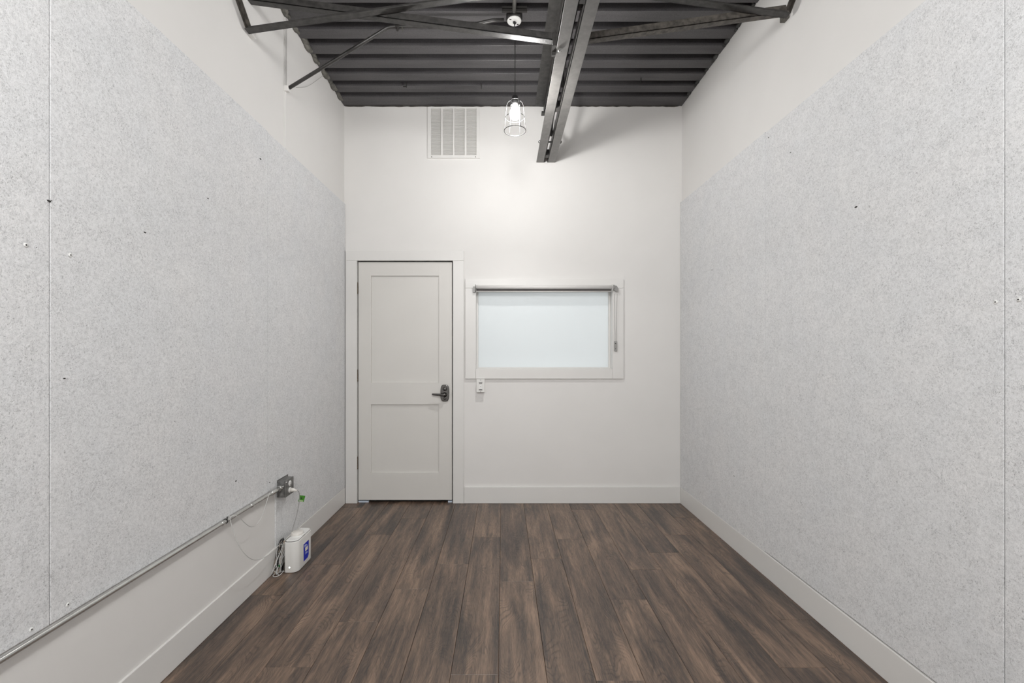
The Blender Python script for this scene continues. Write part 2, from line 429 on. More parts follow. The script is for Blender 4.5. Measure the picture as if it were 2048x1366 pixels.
# foam at the wall/deck joint
def foam(xw, s, mat, lbl, big):
    t = thing('foam_sealant', lbl, 'sealant', (xw, 2.8, ZC))
    for yr in ribs:
        if yr < 1.9 or yr > 3.74: continue
        for q in range(2 if big else 1):
            m2 = MB(); yy = yr + 0.122 + q * 0.035 + random.uniform(-.012, .012)
            if yy > 3.75: continue
            r = random.uniform(0.018, 0.026) * (1 if big else 0.75)
            m2.sphere((xw + s * r * 0.55, yy, ZC + 0.008 - q * 0.012), r, (0.85, 1.9, 0.85), 12, 8, 0.13)
            m2.sphere((xw + s * r * 0.9, yy + 0.03, ZC - 0.004), r * 0.6, (0.9, 1.4, 0.9), 10, 7, 0.12)
            obj('foam_lump', m2, mat, t)
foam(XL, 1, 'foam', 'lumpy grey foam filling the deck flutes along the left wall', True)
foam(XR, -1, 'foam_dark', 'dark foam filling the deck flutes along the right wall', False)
# ragged caulk at the head of the back wall
mb = MB(); x = XL + 0.01; pts = []
while x < XR - 0.01: pts.append(Vector((x, YB - 0.002, ZC - 0.003 + random.uniform(-0.003, 0.002)))); x += 0.035
mb.tube(pts, [random.uniform(0.003, 0.006) for _ in pts], 6)
tag(obj('trim_1', mb, 'rust_steel'), 'ragged brown seam where back wall meets the deck', 'seam', kind='structure')

# ------------------------------------------------------------------ felt panels
YS = [(-2.342, -1.124), (-1.121, 0.098), (0.101, 1.3125), (1.3155, 2.5315), (2.5345, YB - 0.004)]
YSR = [(-2.32, -1.103), (-1.10, 0.118), (0.121, 1.3345), (1.3375, 2.5550), (2.5575, YB - 0.002)]
def felt(wall, xw, xf, y0, y1, z0, z1, notch=None):
    if notch:
        ny, nz = notch
        yz = [(y0, nz), (ny, nz), (ny, z0), (y1, z0), (y1, z1), (y0, z1)]
    else: yz = [(y0, z0), (y1, z0), (y1, z1), (y0, z1)]
    o = obj('felt_panel', MB().prism([(xw, y, z) for y, z in yz], (xf - xw, 0, 0)), 'felt', wall, bevel=0.0018)
    return o
PLs = []
for i, (a, b_) in enumerate(YS):
    if i == 4: PLs.append(felt(wl, XL, FL, a, b_, BH + 0.001, 2.543, (2.617, 0.487)))
    else: PLs.append(felt(wl, XL, FL, a, b_, 0.487, 2.549))
PRs = []
for i, (a, b_) in enumerate(YSR):
    PRs.append(felt(wr, XR, FR, a, b_, BH + (0.001 if i == 4 else 0.006), 2.556 if i == 4 else 2.550))
for o in PLs + PRs: o['label'] = 'pale grey speckled felt panel'
def screw(px, py, X, s):
    p = side(px, py, X)
    par = None
    for o, (a, b_) in zip(PLs if s > 0 else PRs, YS if s > 0 else YSR):
        if a <= p.y <= b_: par = o
    m2 = MB().lathe((X + s * 0.0008, p.y, p.z), [(0.0055, -0.001 * s), (0.0065, 0.0006 * s), (0.0045, 0.0018 * s), (0.0, 0.0018 * s)], 16, 'x')
    obj('screw', m2, 'white_gloss', par)
    m3 = MB().lathe((X + s * 0.0026, p.y, p.z), [(0.0024, -0.001 * s), (0.0024, 0.0003 * s), (0, 0.0003 * s)], 10, 'x')
    obj('screw_socket', m3, 'hole', par)
for px, py in ((51, 490), (140, 510), (135, 1209), (62, 1259)): screw(px, py, FL, 1)
for px, py in ((1992, 604), (2038, 599)): screw(px, py, FR, -1)
for (px, py, r) in ((98, 402, .006), (103, 401, .0025), (129, 757, .004), (290, 465, .0055), (521, 318, .008), (73, 495, .0018), (416, 397, .005), (472, 962, .006), (539, 965, .005)):
    p = side(px, py, FL)
    par = [o for o, (a, b_) in zip(PLs, YS) if a <= p.y <= b_][0]
    obj('dark_fleck', MB().sphere((FL, p.y, p.z), r, (0.15, 1.2, 0.55), 9, 6, 0.25), 'hole', par)
for (px, py, r) in ((1712, 414, .007), (1424, 540, .006), (1581, 305, .004), (1537, 275, .005), (1468, 952, .005), (1360, 957, .012), (1602, 1005, .003)):
    p = side(px, py, FR)
    par = [o for o, (a, b_) in zip(PRs, YSR) if a <= p.y <= b_]
    if par: obj('dark_fleck', MB().sphere((FR, p.y, p.z), r, (0.15, 1.2, 0.55), 9, 6, 0.25), 'hole', par[0])

# ------------------------------------------------------------------ baseboards
tag(obj('baseboard_left', B(XL, BL, YR, YB - 0.018, 0.0008, BH), 'trim', bevel=0.0025), 'tall white baseboard along the left wall', 'baseboard', kind='structure')
tag(obj('baseboard_right', B(BR, XR, YR, YB, 0.0008, BH), 'trim', bevel=0.0025), 'tall white baseboard along the right wall', 'baseboard', kind='structure')
x0, _ = XZ(928, 972, 3.765)
tag(obj('baseboard_back', B(x0, BR - 0.0005, 3.764, YB, 0.0008, BH + 0.004), 'trim', bevel=0.0025), 'tall white baseboard under the window, right of the door', 'baseboard', kind='structure')

tag(obj('trim_2', B(XL, -1.3450, YR, 2.6165, BH, 0.4868), 'paint'), 'bare white strip of wall between conduit and left baseboard', 'wall board', kind='structure')
# ------------------------------------------------------------------ door
d = thing('door_1', 'white two-panel door with dark lever handle, closed', 'door', ((dx0 + dx1) / 2, YB, 0), kind='structure')
CF = 3.760                                    # casing face
def cas(px0, py0, px1, py1, dep=0.02): return B(*face_box(px0, py0, px1, py1, CF, dep))
fb = list(face_box(691.5, 501, 927.5, 521, CF, 0.02)); obj('casing', B(*fb), 'trim', d, bevel=0.0012)
fb = list(face_box(691.5, 521.3, 713.5, 1003, CF, 0.02)); fb[4] = 0.002; obj('casing', B(*fb), 'trim', d, bevel=0.0012)
fb = list(face_box(906.3, 521.3, 927.5, 1003, CF, 0.02)); fb[4] = 0.002; obj('casing', B(*fb), 'trim', d, bevel=0.0012)
# jamb lining the opening
obj('jamb', B(dx0 - 0.001, dx0 + 0.004, YB - 0.001, YB + T, 0.001, dz1), 'trim', d)
obj('jamb', B(dx1 - 0.004, dx1 + 0.001, YB - 0.001, YB + T, 0.001, dz1), 'trim', d)
obj('jamb', B(dx0, dx1, YB - 0.001, YB + T, dz1 - 0.004, dz1 + 0.001), 'trim', d)
obj('door_gap_sheet', B(dx0, dx1, YB + 0.052, YB + 0.066, 0.0015, dz1), 'dark', d)  # dark sheet behind the leaf, standing in for the shade in its gaps
DF = YB + 0.006                               # face of stiles and rails
def dpx(px, py): return XZ(px, py, DF)
sx0, sz1 = dpx(716.8, 524.2); sx1, sz0 = dpx(903.8, 1000)
ax, az1 = dpx(742, 551.5); bx, az0 = dpx(878, 765.5); _, bz1 = dpx(742, 809); _, bz0 = dpx(742, 946)
dd = 0.040
obj('stile', B(sx0, ax, DF, DF + dd, sz0, sz1), 'door', d, bevel=0.0006)
obj('stile', B(bx, sx1, DF, DF + dd, sz0, sz1), 'door', d, bevel=0.0006)
for z0, z1 in ((az1, sz1), (bz1, az0), (sz0, bz0)): obj('rail', B(ax, bx, DF, DF + dd, z0, z1), 'door', d)
for z0, z1 in ((az0, az1), (bz0, bz1)): obj('panel', B(ax, bx, DF + 0.014, DF + 0.03, z0, z1), 'door', d)
for py0, py1 in ((565, 588), (739, 763), (913, 938)):
    _, z1 = dpx(713, py0); _, z0 = dpx(713, py1); xh, _ = dpx(714.6, py0)
    hg = obj('hinge', B(xh - 0.008, xh + 0.007, DF - 0.006, DF + 0.004, z0, z1), 'hinge', d, bevel=0.0008)
    m2 = MB()
    for j in range(5):
        a = z0 + (z1 - z0) * j / 5; m2.cyl((xh + 0.001, DF - 0.009, a + 0.0008), (xh + 0.001, DF - 0.009, a + (z1 - z0) / 5 - 0.0008), 0.0055, 12)
    obj('knuckle', m2, 'hinge', hg)
# lock plate with thumb turn and lever
cx, cz = dpx(890, 786)
lw, lh = 0.037, 0.072
outl = []
for k in range(40):
    a = 2 * PI * k / 40; c_, s_ = math.cos(a), math.sin(a)
    ex = 0.55
    outl.append((cx + math.copysign(abs(c_) ** ex, c_) * lw, DF + 0.0005, cz + math.copysign(abs(s_) ** 0.62, s_) * lh * (1.0 if s_ > 0 else 0.98)))
lp = obj('lock_plate', MB().prism(outl, (0, -0.017, 0), True), 'pewter', d, bevel=0.006, seg=3)
lp['label'] = 'dark metal lock plate'
m2 = MB().lathe((cx + 0.001, DF - 0.016, cz + 0.036), [(0.018, 0.003), (0.018, -0.005), (0.012, -0.012), (0.0, -0.013)], 24, 'y')
obj('thumb_turn', m2, 'pewter', lp)
m2 = MB().lathe((cx, DF - 0.016, cz - 0.012), [(0.021, 0.003), (0.020, -0.006), (0.012, -0.012), (0.012, -0.040), (0.0, -0.041)], 24, 'y')
pth = smooth_path([(cx, DF - 0.052, cz - 0.012), (cx - 0.02, DF - 0.054, cz - 0.011), (cx - 0.06, DF - 0.052, cz - 0.009), (cx - 0.103, DF - 0.050, cz - 0.006)], 5)
m2.tube(pth, [0.014 - 0.0065 * i / (len(pth) - 1) for i in range(len(pth))], 14)
obj('lever', m2, 'pewter', lp)
m2 = MB().lathe((cx + 0.001, DF - 0.016, cz - 0.044), [(0.013, 0.003), (0.012, -0.004), (0.006, -0.007), (0.0, -0.007)], 20, 'y')
obj('lock_cylinder', m2, 'pewter', lp)
# pale blocks standing in for light leaking under the door
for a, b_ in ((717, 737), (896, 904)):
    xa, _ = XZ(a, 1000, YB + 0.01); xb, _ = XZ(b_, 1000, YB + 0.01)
    obj('leak_light_block', B(xa, xb, YB + 0.012, YB + 0.032, 0.0006, 0.013), 'print_white', d)
obj('threshold', B(dx0, dx1, YB + 0.05, YB + T, -0.01, 0.004), 'dark', d)

# ------------------------------------------------------------------ window
wn = thing('window_1', 'small white-framed interior window with frosted pane', 'window', ((wx0 + wx1) / 2, YB, wz0), kind='structure')
WF = 3.760
obj('casing', B(*face_box(930.5, 557, 1247, 576, WF, 0.021)), 'trim', wn, bevel=0.001)
obj('casing', B(*face_box(930.5, 576.3, 951.3, 757.5, WF, 0.021)), 'trim', wn, bevel=0.001)
obj('casing', B(*face_box(1225.2, 576.3, 1247, 757.5, WF, 0.021)), 'trim', wn, bevel=0.001)
obj('casing', B(*face_box(951.6, 738.4, 1225, 757.5, WF, 0.021)), 'trim', wn, bevel=0.001)
wd = 0.105
m2 = MB(); e = 0.012
m2.box(wx0, wx0 + 0.004, YB - 0.002, YB + wd, wz0, wz1).box(wx1 - 0.004, wx1, YB - 0.002, YB + wd, wz0, wz1)
m2.box(wx0, wx1, YB - 0.002, YB + wd, wz0, wz0 + 0.004).box(wx0, wx1, YB - 0.002, YB + wd, wz1 - 0.004, wz1)
obj('window_jamb', m2, 'trim', wn)
m2 = MB(); e = 0.018; ys = YB + 0.060
m2.box(wx0 + .004, wx0 + e, ys, ys + 0.04, wz0 + .004, wz1 - .004).box(wx1 - e, wx1 - .004, ys, ys + 0.04, wz0 + .004, wz1 - .004)
m2.box(wx0 + e, wx1 - e, ys, ys + 0.04, wz0 + .004, wz0 + 0.012).box(wx0 + e, wx1 - e, ys, ys + 0.04, wz1 - e, wz1 - .004)
obj('sash', m2, 'trim', wn, bevel=0.002)
obj('pane', B(wx0 + e - .002, wx1 - e + .002, ys + 0.018, ys + 0.024, wz0 + 0.010, wz1 - e + .002), 'pane', wn)

# roller blind
b0x, bz = XZ(951, 574.6, 3.735); b1x, _ = XZ(1224.5, 575, 3.735)
bl = thing('roller_blind', 'rolled-up white roller blind with bead chain above the window', 'blind', ((b0x + b1x) / 2, 3.735, bz))
obj('rolled_fabric', MB().cyl((b0x + 0.004, 3.735, bz), (b1x - 0.004, 3.735, bz), 0.0152, 28), 'blind', bl)
_, hz = XZ(1000, 582.5, 3.738)
obj('fabric_drop', B(b0x + 0.008, b1x - 0.008, 3.7505, 3.7525, hz, bz), 'blind_shadow', bl)
obj('hem_bar', MB().cyl((b0x + 0.006, 3.7485, hz - 0.001), (b1x - 0.006, 3.7485, hz - 0.001), 0.0038, 12), 'blind', bl)
for s, bx_ in ((-1, b0x), (1, b1x)):
    pts = [(bx_, 3.760, bz + 0.024), (bx_, 3.722, bz + 0.024), (bx_, 3.712, bz + 0.008), (bx_, 3.716, bz - 0.024), (bx_, 3.738, bz - 0.034), (bx_, 3.760, bz - 0.036)]
    obj('bracket', MB().prism([(p[0] - 0.0015, p[1], p[2]) for p in pts], (0.003, 0, 0)), 'grey_plastic' if s < 0 else 'white_gloss', bl)
    if s < 0: obj('bracket_cap', B(bx_ - 0.022, bx_ - 0.002, 3.735, 3.757, bz - 0.042, bz + 0.008), 'grey_plastic', bl, bevel=0.003)
# clutch cover, chain, tensioner
m2 = MB(); o_ = []
for k in range(15):
    a = -0.25 * PI + 1.1 * PI * k / 14
    o_.append((b1x + 0.004, 3.735 + 0.020 * math.cos(a + PI * 0.3), bz + 0.002 + 0.022 * math.sin(a + PI * 0.3)))
o_ = [(b1x + 0.004, 3.735 + 0.021 * math.cos(2 * PI * k / 20), bz + 0.021 * math.sin(2 * PI * k / 20)) for k in range(20)]
m2.prism(o_, (0.014, 0, 0), True)
cc, czz = XZ(1237, 583, 3.72)
m2.prism([(b1x + 0.004, 3.738, bz + 0.018), (cc - 0.012, 3.738, bz + 0.012), (cc + 0.002, 3.738, bz - 0.012), (cc + 0.001, 3.738, bz - 0.034), (cc - 0.010, 3.738, bz - 0.038), (b1x + 0.004, 3.738, bz - 0.016)], (0, -0.012, 0))
obj('clutch', m2, 'grey_plastic', bl, bevel=0.002)
ca, _ = XZ(1228.6, 585, 3.73); cb, _ = XZ(1234.6, 585, 3.73); _, zt = XZ(1230, 588, 3.735); cm, zb = XZ(1231.5, 690, 3.745)
m2 = MB()
def bead_run(p, q, nb):
    for i in range(nb):
        c = Vector(p).lerp(Vector(q), i / (nb - 1)); m2.sphere(c, 0.0023, seg=6, rings=4)
bead_run((ca, 3.735, zt), (cm - 0.004, 3.748, zb), 66); bead_run((cb, 3.735, zt), (cm + 0.004, 3.748, zb), 66)
m2.tube([(ca, 3.735, zt), (cm - 0.004, 3.748, zb)], 0.0011, 6); m2.tube([(cb, 3.735, zt), (cm + 0.004, 3.748, zb)], 0.0011, 6)
obj('bead_chain', m2, 'grey_plastic', bl)
_, z1 = XZ(1231, 682, 3.75); _, z0 = XZ(1231, 702.5, 3.75)
tn = obj('chain_tensioner', MB().box(cm - 0.013, cm + 0.013, 3.742, 3.7595, z0, z1), 'grey_plastic', bl, bevel=0.005)
obj('screw', MB().lathe((cm - 0.002, 3.742, (z0 + z1) / 2 + 0.022), [(0.005, 0.002), (0.004, -0.002), (0, -0.0025)], 12, 'y'), 'hole', tn)
obj('screw', MB().lathe((cm - 0.002, 3.742, (z0 + z1) / 2 - 0.022), [(0.004, 0.002), (0.003, -0.002), (0, -0.0025)], 12, 'y'), 'hole', tn)

# wall switch under the window
fb = face_box(953.2, 758.3, 969.2, 784.3, 3.728, 0.052)
xc, zc = (fb[0] + fb[1]) / 2, (fb[4] + fb[5]) / 2
ws = thing('wall_switch', 'small white surface-mounted sensor switch under the window corner', 'switch', (xc, YB, zc))
obj('back_box', B(fb[0] + .003, fb[1] - .003, 3.735, YB, fb[4] + .003, fb[5] - .003), 'white_plastic', ws, bevel=0.003)
obj('face_plate', B(fb[0], fb[1], 3.728, 3.736, fb[4], fb[5]), 'white_plastic', ws, bevel=0.002)
m2 = MB().prism([(xc - 0.016, 3.728, zc + 0.030), (xc + 0.016, 3.728, zc + 0.030), (xc + 0.012, 3.728, zc + 0.014), (xc - 0.012, 3.728, zc + 0.014)], (0, -0.003, 0))
obj('sensor_lens', m2, 'grey_plastic', ws, bevel=0.001)
rk = obj('rocker', B(xc - 0.015, xc + 0.015, 3.722, 3.729, zc - 0.032, zc + 0.010), 'white_gloss', ws, bevel=0.002)
obj('rocker_shade_strip', B(xc - 0.014, xc + 0.014, 3.7245, 3.729, zc - 0.037, zc - 0.0325), 'hole', ws)  # dark strip standing in for the shade below the rocker
obj('indicator', MB().lathe((xc, 3.7222, zc - 0.006), [(0.003, 0.001), (0.002, -0.001)], 10, 'y'), 'hole', rk)
for dz in (0.047, -0.050): obj('screw', MB().lathe((xc, 3.728, zc + dz), [(0.003, 0.001), (0.0022, -0.0012)], 10, 'y'), 'hole', ws)

# ------------------------------------------------------------------ vent grille
fb = face_box(855.2, 214.0, 959.5, 316.0, 3.770, 0.010)
vt = thing('vent_grille', 'square white louvred air vent high above the door', 'vent', ((fb[0] + fb[1]) / 2, YB, (fb[4] + fb[5]) / 2))
vx0, vx1, _, _, vz0, vz1 = fb; vz1 = min(vz1, ZC - 0.002)
cols = [(862, 882), (885.7, 905.8), (908.8, 929.4), (933, 953)]
_, lz1 = XZ(0, 217.5, 3.77); _, lz0 = XZ(0, 310.3, 3.77)
cx_ = [(XZ(a, 0, 3.77)[0], XZ(b_, 0, 3.77)[0]) for a, b_ in cols]
m2 = MB(); m2.box(vx0, cx_[0][0], 3.768, YB, vz0, vz1).box(cx_[3][1], vx1, 3.768, YB, vz0, vz1)
m2.box(cx_[0][0], cx_[3][1], 3.768, YB, vz0, lz0).box(cx_[0][0], cx_[3][1], 3.768, YB, lz1, vz1)
obj('frame', m2, 'vent', vt)
for i in range(3): obj('mullion', B(cx_[i][1], cx_[i + 1][0], 3.767, 3.779, lz0, lz1), 'vent', vt)
obj('backing', B(cx_[0][0], cx_[3][1], 3.7785, 3.7795, lz0, lz1), 'vent', vt)
for a, b_ in cx_:
    m2 = MB(); ns = 40
    for i in range(ns):
        z = lz0 + (lz1 - lz0) * (i + 0.5) / ns; h = (lz1 - lz0) / ns
        m2.add([(a, 3.7695, z - h * .45), (b_, 3.7695, z - h * .45), (b_, 3.7775, z + h * .42), (a, 3.7775, z + h * .42),
                (a, 3.7705, z - h * .52), (b_, 3.7705, z - h * .52), (b_, 3.7785, z + h * .35), (a, 3.7785, z + h * .35)],
               [(0, 1, 2, 3), (4, 5, 6, 7), (0, 1, 5, 4), (2, 3, 7, 6), (0, 3, 7, 4), (1, 2, 6, 5)])
    o = obj('louvers', m2, 'vent', vt); o['kind'] = 'stuff'
for px in (863, 951):
    x_, z_ = XZ(px, 313.7, 3.768); obj('screw', MB().lathe((x_, 3.768, z_), [(0.0045, 0.001), (0.0035, -0.002), (0, -0.002)], 12, 'y'), 'hole', vt)

# ------------------------------------------------------------------ bar joist
jx0, jx1 = 0.2835, 0.4430; LEG = 0.067; zb = 1.3 + (700.5 - 325) * 3.778 / F
j = thing('bar_joist', 'long black open-web steel joist under the deck, running to the back wall', 'joist', ((jx0 + jx1) / 2, 0.5, zb))
y0, y1 = YR + 0.01, YB - 0.003; th = 0.006
def angle_y(xa, xb, zflat, zleg, xleg, y0, y1):
    m_ = MB(); m_.box(xa, xb, y0, y1, zflat, zflat + th); m_.box(xleg, xleg + th, y0, y1, min(zleg, zflat), max(zleg, zflat + th)); return m_
gx0, gx1 = jx0 + LEG, jx1 - LEG
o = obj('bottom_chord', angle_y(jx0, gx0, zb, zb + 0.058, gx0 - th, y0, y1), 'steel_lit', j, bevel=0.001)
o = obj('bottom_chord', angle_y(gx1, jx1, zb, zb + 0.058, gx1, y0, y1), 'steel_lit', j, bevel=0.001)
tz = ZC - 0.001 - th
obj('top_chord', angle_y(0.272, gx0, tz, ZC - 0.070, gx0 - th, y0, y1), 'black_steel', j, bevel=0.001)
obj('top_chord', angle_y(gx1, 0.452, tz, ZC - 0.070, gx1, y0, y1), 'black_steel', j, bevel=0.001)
yc = 3.34; xm = (gx0 + gx1) / 2
obj('web_bar', MB().cyl((xm, yc, zb + 0.02), (xm, y1, ZC - 0.03), 0.0098, 12), 'black_steel', j)
while yc > YR + 0.7:
    obj('web_bar', MB().cyl((xm, yc, zb + 0.02), (xm, yc - 0.30, ZC - 0.03), 0.0098, 12), 'black_steel', j)
    obj('web_bar', MB().cyl((xm, yc - 0.32, ZC - 0.03), (xm, yc - 0.62, zb + 0.02), 0.0098, 12), 'black_steel', j)
    yc -= 0.62
for yy in (3.64, 2.93, 2.0): obj('spacer_plate', B(gx0, gx1, yy, yy + 0.05, zb + 0.001, zb + 0.05), 'black_steel', j)
# threaded rod with nuts near the wall
m2 = MB().cyl((jx0 - 0.010, 3.44, zb + 0.016), (jx1 + 0.012, 3.44, zb + 0.016), 0.006, 10)
rd = obj('cross_bolt', m2, 'black_steel', j)
obj('nut', MB().cyl((jx0 - 0.006, 3.44, zb + 0.016), (jx0 + 0.004, 3.44, zb + 0.016), 0.013, 6), 'galv', rd)
obj('nut', MB().cyl((jx1 - 0.002, 3.44, zb + 0.016), (jx1 + 0.008, 3.44, zb + 0.016), 0.013, 6), 'rust_steel', rd)
# bearing seat at the back wall
obj('bearing_seat', MB().box(0.325, 0.375, YB - 0.05, YB, ZC - 0.085, ZC - 0.07), 'black_steel', j)

# ------------------------------------------------------------------ bridging angles
def bridging(p0, p1, front, label, mat='black_steel', clip=False):
    """p0, p1: (x, z) of the underside; front: True = vertical leg on the viewer's side"""
    (xa, za), (xb, zb_) = p0, p1; L = 0.038; t_ = 0.005
    yf = 2.343 if front else 2.302
    dirv = Vector((xb - xa, 0, zb_ - za)).normalized(); nrm = Vector((-dirv.z, 0, dirv.x))
    if nrm.z < 0: nrm = -nrm
    def strip(y0, y1, h0, h1):
        a = Vector((xa, y0, za)); b2 = Vector((xb, y0, zb_)); d_ = Vector((0, y1 - y0, 0))
        return [a + nrm * h0, a + nrm * h0 + d_, a + nrm * h1 + d_, a + nrm * h1], (b2 - a)
    m_ = MB(); q, v = strip(yf, yf + L, 0, t_); m_.prism(q, v)
    yl = yf if front else yf + L - t_
    q, v = strip(yl, yl + t_, 0, L); m_.prism(q, v)
    o = obj('bridging_angle', m_, mat, bevel=0.0008)
    tag(o, label, 'brace', group='bridging angles crossing under the deck')
    return o
def line2(pa, pb, x): return pa[1] + (pb[1] - pa[1]) * (x - pa[0]) / (pb[0] - pa[0])
def q2(px, py, Y): p = atY(px, py, Y); return (p.x, p.z)
a0, a1 = q2(508, 67, 2.34), q2(860, 16, 2.34)
bridging((XL + 0.012, line2(a0, a1, XL + 0.012)), (0.262, line2(a0, a1, 0.262)), False, 'steel angle rising from its foot on the left wall to the joist')
a0, a1 = q2(1110, 90.5, 2.381), q2(526, 13, 2.381)
br = bridging((0.2600, line2(a0, a1, 0.2600)), (XL + 0.002, line2(a0, a1, XL + 0.002)), True, 'steel angle falling from upper left to the joist bottom beside the lamp cord')
a0, a1 = q2(1178.7, 88, 2.381), q2(1483.7, 45.7, 2.381)
bridging((0.449, line2(a0, a1, 0.449)), (1.50, line2(a0, a1, 1.50)), True, 'dusty steel angle rising rightwards from the joist bottom to the right wall', 'rust_steel')
z1 = 3.0906 - 0.137 * (0.46 - 1.176); 
bridging((0.46, z1), (XR - 0.03, 3.0906 - 0.137 * (XR - 0.03 - 1.176)), False, 'steel angle falling rightwards from the joist top to the right wall')
# bolts
# clip where the bridging meets the bottom chord
ck = obj('bridging_clip', MB().box(0.262, 0.2825, 2.335, 2.385, zb + 0.005, zb + 0.075).box(0.262, 0.2825, 2.385, 2.40, zb - 0.012, zb + 0.03), 'black_steel', j)
m2 = MB().cyl((0.295, 2.30, zb + 0.02), (0.295, 2.345, zb + 0.02), 0.009, 6); m2.cyl((0.30, 2.345, zb - 0.004), (0.30, 2.36, zb - 0.004), 0.012, 6)
obj('clip_bolt', m2, 'galv', ck)

# sloping braces on the side walls
def wall_brace(X, s, p_lo, p_hi, label):
    y0_, z0_ = p_lo; y1_, z1_ = p_hi
    dv = Vector((0, y1_ - y0_, z1_ - z0_)).normalized(); nv = Vector((0, -dv.z, dv.y))
    a = Vector((X, y0_, z0_)); v = Vector((0, y1_ - y0_, z1_ - z0_))
    m_ = MB(); w2 = 0.030
    m_.prism([a, a + nv * w2, a + nv * w2 + Vector((s * 0.004, 0, 0)), a + Vector((s * 0.004, 0, 0))], v)
    m_.prism([a, a + nv * 0.004, a + nv * 0.004 + Vector((s * 0.02, 0, 0)), a + Vector((s * 0.02, 0, 0))], v)
    t = thing('wall_brace', label, 'brace', (X, y0_, z0_))
    obj('angle_bar', m_, 'rust_steel', t)
    obj('shim', MB().box(X, X + s * 0.028, y0_ - 0.012, y0_ + 0.03, z0_ - 0.038, z0_ + 0.0), 'paint' if s > 0 else 'foam', t, bevel=0.003)
    return t
p = side(497, 57, XL + 0.002); q = side(477, 0, XL + 0.002); dq = (q - p) / (q.z - p.z)
wall_brace(XL + 0.0005, 1, (p.y, p.z), (p.y + dq.y * (3.375 - p.z), 3.375), 'narrow steel angle sloping up the left wall above the felt')
p = side(1576, 24, XR - 0.002); q = side(1585, 0, XR - 0.002); dq = (q - p) / (q.z - p.z)
wall_brace(XR - 0.0005, -1, (p.y, p.z), (p.y + dq.y * (3.375 - p.z), 3.375), 'narrow steel angle sloping up the right wall above the felt')

# ------------------------------------------------------------------ pendant lamp
px_, py_ = 0.0694, 2.74
jb = thing('junction_box', 'round black junction box with white cover on the ceiling', 'electrical box', (px_, py_, ZC))
obj('box_body', MB().lathe((px_, py_, 0), [(0.047, 3.333), (0.050, 3.336), (0.050, 3.372), (0.047, ZC - 0.001)], 8, smooth=False), 'black_steel', jb)
m2 = MB().box(px_ - 0.076, px_ + 0.076, py_ - 0.062, py_ - 0.050, 3.345, 3.358).box(px_ - 0.076, px_ + 0.076, py_ - 0.062, py_ - 0.050, 3.364, 3.377)
obj('mounting_bracket', m2, 'dark', jb)
pl = thing('pendant_lamp', 'wire-cage pendant lamp with glowing bulb on a thin black cord', 'lamp', (BULB[0], py_, BULB[2]))
cn = obj('canopy', MB().lathe((px_, py_, 0), [(0.0, 3.3265), (0.036, 3.3270), (0.0435, 3.3295), (0.0435, 3.3325)], 32), 'white_gloss', pl)
for (u, v_) in ((-0.024, -0.020), (0.022, 0.022)): obj('canopy_screw', MB().box(px_ + u - 0.006, px_ + u + 0.006, py_ + v_ - 0.003, py_ + v_ + 0.003, 3.325, 3.3275), 'hole', cn)
m2 = MB().cyl((px_, py_, 3.318), (px_, py_, 3.328), 0.008, 12); m2.tube(smooth_path([(px_ + .004, py_, 3.326), (px_ + .012, py_ - .004, 3.318), (px_ + .004, py_ + .004, 3.312)], 4), 0.002, 6)
obj('strain_relief', m2, 'black_cord', cn)
obj('cord', MB().tube([(px_, py_, 3.326), (BULB[0], py_, 3.24), (BULB[0], py_, 2.86)], 0.0028, 8), 'black_cord', pl)
bx_, bz_ = BULB[0], BULB[2]
obj('socket', MB().lathe((bx_, py_, 0), [(0.004, 2.872), (0.017, 2.866), (0.0195, 2.845), (0.0195, 2.822), (0.016, 2.812)], 20), 'black_cord', pl)
obj('bulb', MB().lathe((bx_, py_, 0), [(0.013, 2.812), (0.015, 2.803), (0.022, 2.790), (0.0305, 2.773), (0.0325, 2.757), (0.029, 2.740), (0.020, 2.728), (0.008, 2.7225), (0.0, 2.722)], 28), 'bulb', pl)
cg = obj('cage', MB().tube([(bx_ + 0.0665 * math.cos(2 * PI * k / 48), py_ + 0.0665 * math.sin(2 * PI * k / 48), 2.654) for k in range(48)], 0.0021, 8, closed=True), 'wire', pl)
for r_, z_ in ((0.0585, 2.735), (0.024, 2.842)):
    m2 = MB().tube([(bx_ + r_ * math.cos(2 * PI * k / 40), py_ + r_ * math.sin(2 * PI * k / 40), z_) for k in range(40)], 0.0016, 8, closed=True)
    obj('cage_ring', m2, 'wire', cg)
for k in range(6):
    a = 2 * PI * k / 6; rr = [(0.024, 2.842), (0.040, 2.834), (0.050, 2.815), (0.054, 2.785), (0.0585, 2.735), (0.0665, 2.654)]
    obj('cage_wire', MB().tube(smooth_path([(bx_ + r_ * math.cos(a), py_ + r_ * math.sin(a), z_) for r_, z_ in rr], 4), 0.0014, 6), 'wire', cg)

